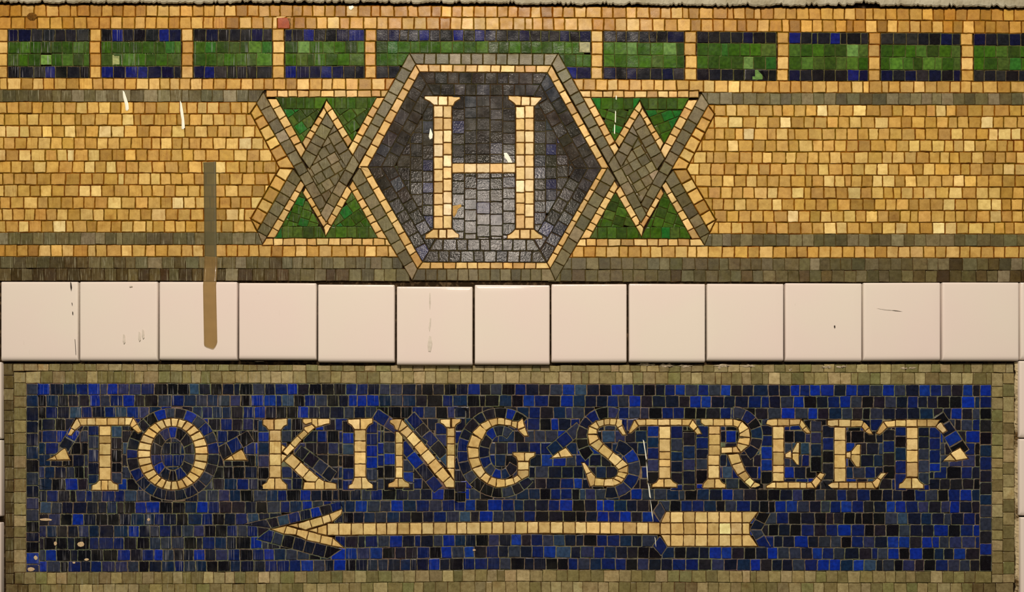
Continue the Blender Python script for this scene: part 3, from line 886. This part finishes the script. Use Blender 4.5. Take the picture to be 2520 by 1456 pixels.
def simple(name, c, rough=.6, spec=.4, c2=None, ns=60, bs_=0, bscale=300, lo=.35, hi=.65):
    m = bpy.data.materials.new(name)
    nt, bs = nodes(m)
    if c2:
        nt.links.new(mixc(nt, 'MIX', ramp(nt, noise(nt, ns, 4, .6), lo, hi), alb(c), alb(c2)), bs.inputs['Base Color'])
    else:
        bs.inputs['Base Color'].default_value = (*alb(c), 1)
    bs.inputs['Roughness'].default_value = rough
    bs.inputs['Specular IOR Level'].default_value = spec
    if bs_:
        bump(nt, bs, noise(nt, bscale, 4, .6), bs_)
    return m


# ------------------------------------------------------------------ objects
def mesh_object(name, verts, faces, mats, parent=None, midx=None, cols=None, smooth=False):
    o0 = parent.matrix_world.translation.copy() if parent is not None else Vector((0, 0, 0))
    root = parent
    off = Vector((0, 0, 0))
    while root is not None:
        off += root.location
        root = root.parent
    me = bpy.data.meshes.new(name)
    me.from_pydata([v - off for v in verts], [], faces)
    for m in mats:
        me.materials.append(m)
    if midx is not None:
        me.polygons.foreach_set('material_index', midx)
    if cols is not None:
        a = me.color_attributes.new('Col', 'FLOAT_COLOR', 'POINT')
        a.data.foreach_set('color', [v for c in cols for v in c])
    if smooth:
        me.polygons.foreach_set('use_smooth', [True] * len(me.polygons))
    me.update()
    o = bpy.data.objects.new(name, me)
    C.objects.link(o)
    o.parent = parent
    return o


def thing(name, label, cat, loc, group=None):
    o = bpy.data.objects.new(name, None)
    C.objects.link(o)
    o.location = loc
    o.empty_display_size = .05
    o['label'] = label
    o['category'] = cat
    if group:
        o['group'] = group
    return o


frieze = thing('mosaic_frieze', 'long gold tile mosaic frieze with a green and navy dashed band, above the white tiles', 'mosaic', P(1260, 690, 0))
medal = thing('mosaic_medallion', 'hexagonal dark mosaic medallion with a cream letter H', 'medallion', P(1190, 690, 0))
orn1 = thing('mosaic_ornament', 'woven grey and green zigzag mosaic ornament between brown tape and the H hexagon', 'ornament', P(803, 605, 0), 'zigzag mosaic ornaments beside the hexagon')
orn2 = thing('mosaic_ornament', 'woven grey and green zigzag mosaic ornament beside the hexagon, farther from the brown tape', 'ornament', P(1577, 605, 0), 'zigzag mosaic ornaments beside the hexagon')
tablet = thing('mosaic_sign', 'blue mosaic street name sign with cream letters TO KING STREET over an arrow', 'sign', P(1260, 1497, 0))
ROOT = {'frieze': frieze, 'medallion': medal, 'ornament_near_tape': orn1, 'ornament_far': orn2, 'tablet': tablet}
MADE = {}
for key in sorted(PARTS, key=lambda k: (len(k), str(k))):
    m = PARTS[key]
    par = ROOT[key[0]]
    nm = key[1]
    if len(key) > 3:
        par = MADE[key[:3]]
        nm = key[3]
    MADE[key] = mesh_object(nm, m['v'], m['f'], MATS, par, m['m'], m['c'])
for k, (ch, _p) in enumerate(LET):
    MADE[('tablet', 'letter', k)]['label'] = 'cream mosaic letter ' + ch
MADE[('medallion', 'letter')]['label'] = 'tall cream mosaic letter H with serifs'
MADE[('tablet', 'arrow', 0)]['label'] = 'long thin cream mosaic arrow'


# white tiles -------------------------------------------------------
def white_material():
    m = bpy.data.materials.new('white_glazed_ceramic')
    nt, bs = nodes(m)
    c = mixc(nt, 'MIX', ramp(nt, noise(nt, 5, 2), .35, .65), alb((228, 208, 184)), alb((229, 204, 184)))
    sc = math_(nt, 'MULTIPLY', ramp(nt, noise(nt, 1, 3, .6, mapped(nt, 160, 1, 40)), .66, .76, 0, .35), ramp(nt, noise(nt, 9, 2), .55, .68))
    c = mixc(nt, 'MIX', sc, c, alb((176, 156, 132)))
    nt.links.new(c, bs.inputs['Base Color'])
    bs.inputs['Roughness'].default_value = .07
    bs.inputs['Specular IOR Level'].default_value = .5
    bump(nt, bs, noise(nt, 14, 1), .05, .002)
    return m


WHITE = white_material()
FRONT = 0.0155


def ceramic(px0, px1, py0, py1, name, label, group, front=FRONT, r=6.5, dy=0.0):
    """A square tile: pressed body with a rounded rim all round."""
    seg = 6
    v, f = [], []
    prof = [(0.0, 0.0012)] + [(r * (1 - math.cos(a)), front - r * S * (1 - math.sin(a))) for a in [PI / 2 * i / seg for i in range(seg + 1)]]
    prof += [(r + 5, front + .00012), (r + 26, front + .0003)]
    loc = P((px0 + px1) / 2, py1, 0.0)
    for ins, d in prof:
        ins = min(ins, min(px1 - px0, py1 - py0) * .45)
        cr = max(.6, 2.6 - ins * .3)
        iv, il = ins * .62, ins * 1.75 if ins < 12 else ins
        for (x, y, a0) in ((px0 + iv, py0 + iv, PI), (px1 - iv, py0 + iv + dy, 1.5 * PI), (px1 - iv, py1 - il + dy, 0), (px0 + iv, py1 - il, .5 * PI)):
            sx, sy = (1 if a0 in (PI, .5 * PI) else -1), (1 if a0 in (PI, 1.5 * PI) else -1)
            for k in range(4):
                a = a0 + k * PI / 6
                q = P(x + sx * cr + cr * math.cos(a), y + sy * cr + cr * math.sin(a), FRONT)
                v.append(Vector((q.x, -d, q.z)))
    n = 16
    for i in range(len(prof) - 1):
        for j in range(n):
            k = (j + 1) % n
            f.append([i * n + k, i * n + j, (i + 1) * n + j, (i + 1) * n + k])
    f.append([(len(prof) - 1) * n + j for j in range(n)][::-1])
    me = bpy.data.meshes.new(name)
    me.from_pydata([q - loc for q in v], [], f)
    me.materials.append(WHITE)
    me.polygons.foreach_set('use_smooth', [True] * len(me.polygons))
    o = bpy.data.objects.new(name, me)
    C.objects.link(o)
    o.location = loc
    o['label'] = label
    o['category'] = 'tile'
    o['group'] = group
    return o


ROWT = [(1, 191, 692, 887, 'white square wall tile with a black crack near its top corner'),
        (195, 387, 692, 887, 'white square wall tile between the cracked tile and the taped tile'),
        (391, 583, 692, 885, 'white square wall tile with brown tape stuck down its face'),
        (587, 778, 695, 884, 'white square wall tile beside the taped one, above the letter K'),
        (782, 971, 699, 890, 'white square wall tile above the letters I and N, next to the grey smeared tile'),
        (976, 1163, 704, 897, 'white square wall tile with three grey smears down its middle, under the H hexagon'),
        (1168, 1353, 700, 896, 'white square wall tile under the second stem of the H, above the letter G'),
        (1357, 1543, 698, 891, 'white square wall tile directly above the letter S'),
        (1548, 1736, 697, 890, 'white square wall tile above the T that follows the S'),
        (1740, 1929, 697, 887, 'white square wall tile directly above the letter R'),
        (1933, 2122, 695.5, 888, 'white square wall tile with one small dark speck, above the two letters E'),
        (2125, 2315, 695, 887, 'white square wall tile with a faint horizontal scratch, above the last letter T'),
        (2319, 2508, 694, 887, 'white square wall tile over the top corner of the blue sign beyond the last T'),
        (2512, 2700, 694, 884, 'white square wall tile cut off by the picture edge beyond the last T')]
GT = 'white square tiles in the row between frieze and sign'
TILES = [ceramic(a, b, c, d, 'ceramic_tile', lb, GT, front=FRONT + R.gauss(0, .0006), dy=R.uniform(-.6, .8)) for a, b, c, d, lb in ROWT]
SIDE = 'white tiles at the side of the blue sign'
TILES += [ceramic(2509, 2698, 887, 1076, 'ceramic_tile', 'white tile sliver beside the sign border, just below the tile row', SIDE),
          ceramic(2509, 2698, 1079, 1268, 'ceramic_tile', 'white tile sliver beside the sign border, level with the arrow shaft', SIDE),
          ceramic(2512, 2700, 1272, 1470, 'ceramic_tile', 'white tile sliver beside the sign border at its bottom corner', SIDE),
          ceramic(-188, 2, 890, 1079, 'ceramic_tile', 'thin white tile edge along the sign near the cracked tile', SIDE),
          ceramic(-188, 2, 1082, 1270, 'ceramic_tile', 'thin white tile edge along the sign below the first letter T', SIDE),
          ceramic(-188, 1, 1285, 1470, 'ceramic_tile', 'thin white tile edge along the sign at its lowest corner, opposite the fletching', SIDE)]

# thin things lying on the surface ---------------------------------
PAINT = simple('white_paint', (236, 224, 194), .5, .4)
OCHRE = simple('ochre_clay', (196, 150, 76), .7, .2, (150, 110, 60), 200)
SMEAR = simple('grey_smear', (196, 178, 154), .5, .3, (214, 194, 170), 120)
BLACK = simple('black_crack', (42, 30, 20), .8, .2)


def blob(name, outline, d0, th, mat, parent, label=None):
    """A low domed splash with a thick middle and a thin edge."""
    p = pos(outline)
    n = len(p)
    cx, cy = sum(a for a, _ in p) / n, sum(b for _, b in p) / n
    v, f = [], []
    for s, h in ((1, 0), (.82, .8), (.45, 1)):
        v += [P(cx + (a - cx) * s, cy + (b - cy) * (1 - (1 - s) * .5), d0 + th * h) for a, b in p]
    for r in range(2):
        for i in range(n):
            j = (i + 1) % n
            f.append([r * n + j, r * n + i, (r + 1) * n + i, (r + 1) * n + j])
    f.append([2 * n + i for i in range(n)][::-1])
    o = mesh_object(name, v, f, [mat], parent, smooth=True)
    if label:
        o['label'] = label
    return o


T_ = TOP + .0004
blob('paint_drip', [(302, 222), (306, 226), (311, 240), (316, 256), (317, 268), (313, 273), (309, 271), (308, 258), (303, 240)], T_, .0004, PAINT, frieze, 'white paint drip')
blob('paint_drip', [(443, 247), (447, 254), (450, 270), (453, 290), (455, 314), (451, 318), (447, 317), (447, 296), (443, 272)], T_, .0004, PAINT, frieze, 'white paint drip')
blob('paint_drip', [(858, 15), (868, 13), (871, 18), (864, 25), (859, 22)], T_, .0004, PAINT, frieze, 'white paint splash')
blob('rust_stain', [(66, 38), (72, 32), (80, 31), (90, 36), (92, 42), (84, 50), (74, 50), (68, 45)], T_, .0002, simple('rust', (72, 44, 10), .9, .1, (110, 70, 20), 200), frieze, 'dark rust spot')
blob('paint_drip', [(1059, 315), (1062, 322), (1065, 330), (1064, 340), (1058, 343), (1055, 336), (1057, 326)], T_, .0004, PAINT, medal, 'white paint drip')
blob('paint_chip', [(1240, 376), (1247, 376), (1252, 382), (1257, 391), (1261, 400), (1250, 400), (1247, 393), (1242, 388)], T_, .0003, PAINT, medal, 'white chip above the crossbar')
blob('clay_chip', [(1114, 506), (1124, 505), (1134, 502), (1136, 508), (1127, 514), (1123, 526), (1117, 535), (1114, 528)], T_, .0002, OCHRE, medal, 'ochre chip')
for q in ([(1582, 1081), (1585, 1084), (1592, 1128), (1590, 1132)], [(1590, 1134), (1593, 1150), (1595, 1184), (1592, 1172)], [(1594, 1186), (1598, 1196), (1602, 1226), (1598, 1222)], [(1600, 1228), (1603, 1240), (1608, 1284), (1604, 1268)], [(1611, 1320), (1613, 1324), (1615, 1346), (1613, 1340)]):
    a, b, c, d = q
    blob('paint_scratch', [a, mix(a, b, .5), b, mix(b, c, .5), c, mix(c, d, .5), d, mix(d, a, .5)], T_ + .0001, .0003, PAINT, tablet, 'thin white scratch')
for q in ((1516, 234, 246), (1514, 272, 302), (1512, 305, 330)):
    blob('paint_scratch', [(q[0], q[1]), (q[0] + 2, q[1] + 3), (q[0] + 1.5, q[2]), (q[0] - 1, q[2] - 2)], T_, .0003, PAINT, orn2, 'thin white scratch')
for x, y, w, h in ((199, 1338, 18, 14), (88, 1372, 10, 12), (213, 1376, 12, 7), (182, 1384, 8, 5), (76, 1400, 18, 12), (366, 1278, 8, 8), (112, 1278, 36, 7), (136, 1337, 8, 12), (1167, 1353, 9, 6)):
    blob('clay_chip', [(x + w / 2 * math.cos(a) * R.uniform(.75, 1.1), y + h / 2 * math.sin(a) * R.uniform(.75, 1.1)) for a in [i * PI / 4 for i in range(8)]], T_, .0002, simple('pale_chip', (206, 178, 130), .8, .2, (190, 150, 110), 300), tablet, 'pale chip in the blue tiles')
MORT = simple('pale_mortar', (132, 114, 80), .95, .1, (190, 168, 136), 160, .6)
for x, y, w, h in ((1590, 897, 50, 9), (1640, 899, 44, 11), (1686, 900, 40, 9), (1780, 899, 50, 8), (1838, 900, 40, 9), (2036, 903, 34, 9), (2070, 902, 30, 8), (2225, 906, 24, 7), (2246, 905, 20, 7), (1770, 905, 9, 9), (1945, 909, 9, 8), (640, 889, 26, 3), (850, 892, 26, 3)):
    blob('mortar_patch', [(x + w / 2 * math.cos(a) * R.uniform(.55, 1.1), y + h / 2 * math.sin(a) * R.uniform(.3, 1.2)) for a in [i * PI / 9 for i in range(18)]], T_ - .0003, .0006, MORT, tablet, 'pale mortar left on the border')
t6 = TILES[5]
for q in ([(1057, 720), (1059, 720), (1060, 745), (1058, 762), (1056, 745)], [(1058, 781), (1061, 782), (1060, 800), (1057, 816), (1055, 806)], [(1056, 826), (1061, 827), (1064, 845), (1060, 865), (1054, 864), (1052, 848)]):
    blob('grey_smear', q, FRONT + .0016, .0002, SMEAR, t6, 'grey smear')
for q in ([(173, 694), (175, 694), (177, 706), (175, 716), (173, 706)], [(176, 744), (178, 745), (178, 752), (177, 750)], [(178, 766), (180, 767), (180, 774), (178, 773)], [(184, 834), (185, 834), (187, 872), (186, 872)]):
    blob('crack', q, FRONT + .0016, .0001, BLACK, TILES[0], 'black crack')
blob('speck', [(2052, 801), (2055, 800), (2056, 804), (2054, 807)], FRONT + .0016, .0002, BLACK, TILES[10], 'dark speck')
blob('scratch', [(2156, 758), (2178, 760), (2202, 762), (2222, 766), (2200, 764), (2176, 762)], FRONT + .0016, .0001, simple('faint_smear', (208, 188, 166), .5, .3), TILES[11], 'faint scratch')
for x, y in ((305, 834), (343, 828), (352, 822), (322, 704)):
    blob('scuff', [(x - 2, y - 12), (x + 2, y - 11), (x + 3, y + 8), (x, y + 12), (x - 3, y + 4)] if y > 800 else [(x - 4, y - 1), (x + 4, y - 2), (x + 4, y + 1), (x - 3, y + 2)], FRONT + .0016, .0001, SMEAR, TILES[1], 'grey scuff')

# adhesive tape -----------------------------------------------------
def tape_material(name, c, fac, rough, tint):
    m = bpy.data.materials.new(name)
    nt, bs = nodes(m)
    tr_ = N(nt, 'ShaderNodeBsdfTransparent')
    tr_.inputs['Color'].default_value = (*tint, 1)
    mx = N(nt, 'ShaderNodeMixShader')
    mx.inputs[0].default_value = fac
    c_ = mixc(nt, 'MULTIPLY', 1.0, alb(c), ramp_col(nt, noise(nt, 60, 3), .3, .7, (.9, .9, .9), (1.08, 1.08, 1.06)))
    nt.links.new(c_, bs.inputs['Base Color'])
    bs.inputs['Roughness'].default_value = rough
    bump(nt, bs, noise(nt, 45, 2), .25)
    nt.links.new(tr_.outputs[0], mx.inputs[1])
    nt.links.new(bs.outputs[0], mx.inputs[2])
    nt.links.new(mx.outputs[0], nt.nodes['Material Output'].inputs['Surface'])
    return m


def tape_strip(name, rows, mat, parent, label):
    v, f = [], []
    K = 6
    for xl, xr, yl, yr, d in rows:
        for k in range(K + 1):
            t = k / K
            p = P(xl + (xr - xl) * t, yl + (yr - yl) * t, d + .00008 * math.sin(t * PI))
            v.append(p)
    n = K + 1
    b = len(v)
    v += [q + Vector((0, .00012, 0)) for q in v]
    for i in range(len(rows) - 1):
        for k in range(K):
            f.append([i * n + k + 1, i * n + k, (i + 1) * n + k, (i + 1) * n + k + 1])
            f.append([b + i * n + k, b + i * n + k + 1, b + (i + 1) * n + k + 1, b + (i + 1) * n + k])
        for k, s in ((0, 1), (K, -1)):
            q = [i * n + k, b + i * n + k, b + (i + 1) * n + k, (i + 1) * n + k]
            f.append(q if s > 0 else q[::-1])
    o = mesh_object(name, v, f, [mat], parent, smooth=True)
    o['label'] = label
    return o


tape = thing('adhesive_tape', 'strip of brown see-through tape hanging from the gold mosaic down onto a white tile', 'tape', P(518, 857, FRONT))
up = [(500, 532, 399, 397, T_), (500.5, 532, 402, 401, T_ + .0002)] + [(501 + 2 * t, 532 + 1.5 * t, 400 + 230 * t, 400 + 230 * t, T_ + .0002 + .0001 * math.sin(t * 40)) for t in [i / 12 for i in range(1, 13)]]
up += [(504, 534, 636, 640, T_ + .0004)]
tape_strip('tape_strip', up, tape_material('grey_tape', (116, 104, 70), .42, .3, (.88, .86, .74)), tape, 'dull grey upper length of tape')
dn = [(503, 535, 630, 632, T_ + .0008), (503, 535, 646, 645, T_ + .0012), (501.5, 534.5, 670, 670, T_ + .003), (500.5, 533, 688, 688, FRONT + .001), (500, 532, 696, 696, FRONT + .0018)]
dn += [(499.5 + 2.5 * t, 531.5 + 3 * t, 700 + 146 * t, 700 + 140 * t, FRONT + .0016 + .0002 * math.sin(t * 9)) for t in [i / 12 for i in range(0, 13)]]
dn += [(503, 533, 850, 846, FRONT + .0018), (508, 529, 853, 853, FRONT + .002), (521, 525, 857, 857, FRONT + .0022)]
tape_strip('tape_strip', dn, tape_material('brown_tape', (156, 124, 76), .36, .2, (.98, .92, .78)), tape, 'glossy brown lower length of tape')

# the wall itself ---------------------------------------------------
def structure(name, verts, faces, mats, smooth=False):
    o = mesh_object(name, verts, faces, mats, None, smooth=smooth)
    o['kind'] = 'structure'
    return o


WALLM = simple('mortar_wall', (38, 25, 11), .95, .1, (104, 80, 52), 90, .7, 260, .5, .76)
x0, x1, z0, z1 = -1.9, 1.9, .0, 3.2
vs = [Vector((x, y, zz)) for y in (0.0006, .18) for x, zz in ((x0, z0), (x1, z0), (x1, z1), (x0, z1))]
vs = [Vector((v.x, v.y - .0014 if v.y < .1 else v.y, v.z)) for v in vs]
structure('wall_back', vs, [[0, 1, 2, 3], [7, 6, 5, 4], [0, 4, 5, 1], [1, 5, 6, 2], [2, 6, 7, 3], [3, 7, 4, 0]], [WALLM])

PLA = simple('grey_plaster', (178, 164, 134), .85, .2, (146, 130, 98), 26, .8, 120, .35, .7)
edge = bounds([-200, 0, 480, 640, 1240, 1880, 2150, 2520, 2720])(7, 8, 10, 7, 11, 16, 15, 19, 20)
v, f = [], []
n = 700
PR = random.Random(3)
h = 0
for i in range(n + 1):
    x = -190 + 2900 * i / n
    h = h * .8 + PR.gauss(0, .75)
    e = edge(x) + max(-6, min(3.5, h)) - (7 * PR.random() ** 6)
    if 2105 < x < 2165:
        e -= 5
    for dy, d in ((0, .0062), (-1.2, .0105), (-4 - PR.random() * 2, .0125), (-14, .0135 + PR.gauss(0, .0003)), (-90, .014), (-260, .0145)):
        v.append(P(x, e + dy if dy > -50 else dy, d))
k = 6
for i in range(n):
    for j in range(k - 1):
        f.append([i * k + j, (i + 1) * k + j, (i + 1) * k + j + 1, i * k + j + 1])
    f.append([i * k, i * k + k - 1, (i + 1) * k + k - 1, (i + 1) * k])
structure('trim_1', v, f, [PLA])

v, f = [], []
n = 160
h = 0
for i in range(n + 1):
    y = 890 + 620 * i / n
    h = h * .7 + PR.gauss(0, 1.1)
    g = PR.gauss(0, .6)
    for x, d in ((2496.5 + max(-1.5, h * .6), .0036), (2498 + h * .6, .0064), (2503 + h + g, .0085 + PR.gauss(0, .0008)), (2507.5 + h * .3, .007), (2508, .0036)):
        v.append(P(x, y, d))
for i in range(n):
    for j in range(4):
        f.append([i * 5 + j, (i + 1) * 5 + j, (i + 1) * 5 + j + 1, i * 5 + j + 1])
structure('trim_2', v, f, [simple('pale_joint_mortar', (184, 160, 118), .95, .1, (96, 72, 40), 42, .7, 200, .5, .66)])

# ------------------------------------------------------------------ light and camera
def lamp(name, loc, target, sx, sy, power, colour):
    l = bpy.data.lights.new(name, 'AREA')
    l.shape = 'RECTANGLE'
    l.size, l.size_y = sx, sy
    l.energy = power
    l.color = colour
    o = bpy.data.objects.new(name, l)
    C.objects.link(o)
    o.location = loc
    o.rotation_euler = (Vector(target) - Vector(loc)).to_track_quat('-Z', 'Y').to_euler()
    return o


WARM = (1.0, .87, .74)
lamp('station_ceiling_lamp', (-.1, -2.8, ZC + 2.3), (0, 0, ZC), 1.6, .25, 140, WARM)
lamp('far_ceiling_lamp', (-.14, -4.0, ZC + 1.14), (0, 0, ZC), .4, .2, 11, WARM)
FLO = simple('platform_concrete', (150, 138, 116), .8, .3, (128, 116, 96), 8)
structure('floor', [Vector(q) for q in ((-4, -6, 0), (4, -6, 0), (4, 0, 0), (-4, 0, 0), (-4, -6, -.2), (4, -6, -.2), (4, 0, -.2), (-4, 0, -.2))], [[0, 1, 2, 3], [7, 6, 5, 4], [0, 4, 5, 1], [1, 5, 6, 2], [2, 6, 7, 3], [3, 7, 4, 0]], [FLO])
w = bpy.data.worlds.new('station')
bpy.context.scene.world = w
w.use_nodes = True
w.node_tree.nodes['Background'].inputs[0].default_value = (1.0, .87, .74, 1)
w.node_tree.nodes['Background'].inputs[1].default_value = .08

cd = bpy.data.cameras.new('camera')
cam = bpy.data.objects.new('camera', cd)
C.objects.link(cam)
cam.location = (0, -D, ZC - HC)
cam.rotation_euler = (PI / 2, 0, 0)
cd.sensor_width = 36
cd.lens = 36 * D / (2520 * S)
cd.shift_y = HC / (2520 * S)
cd.clip_start = .05
sc = bpy.context.scene
sc.camera = cam
sc.view_settings.view_transform = 'Standard'
sc.view_settings.look = 'None'
sc.view_settings.gamma = 1
sc.view_settings.use_curve_mapping = False
sc.view_settings.exposure = 0.17
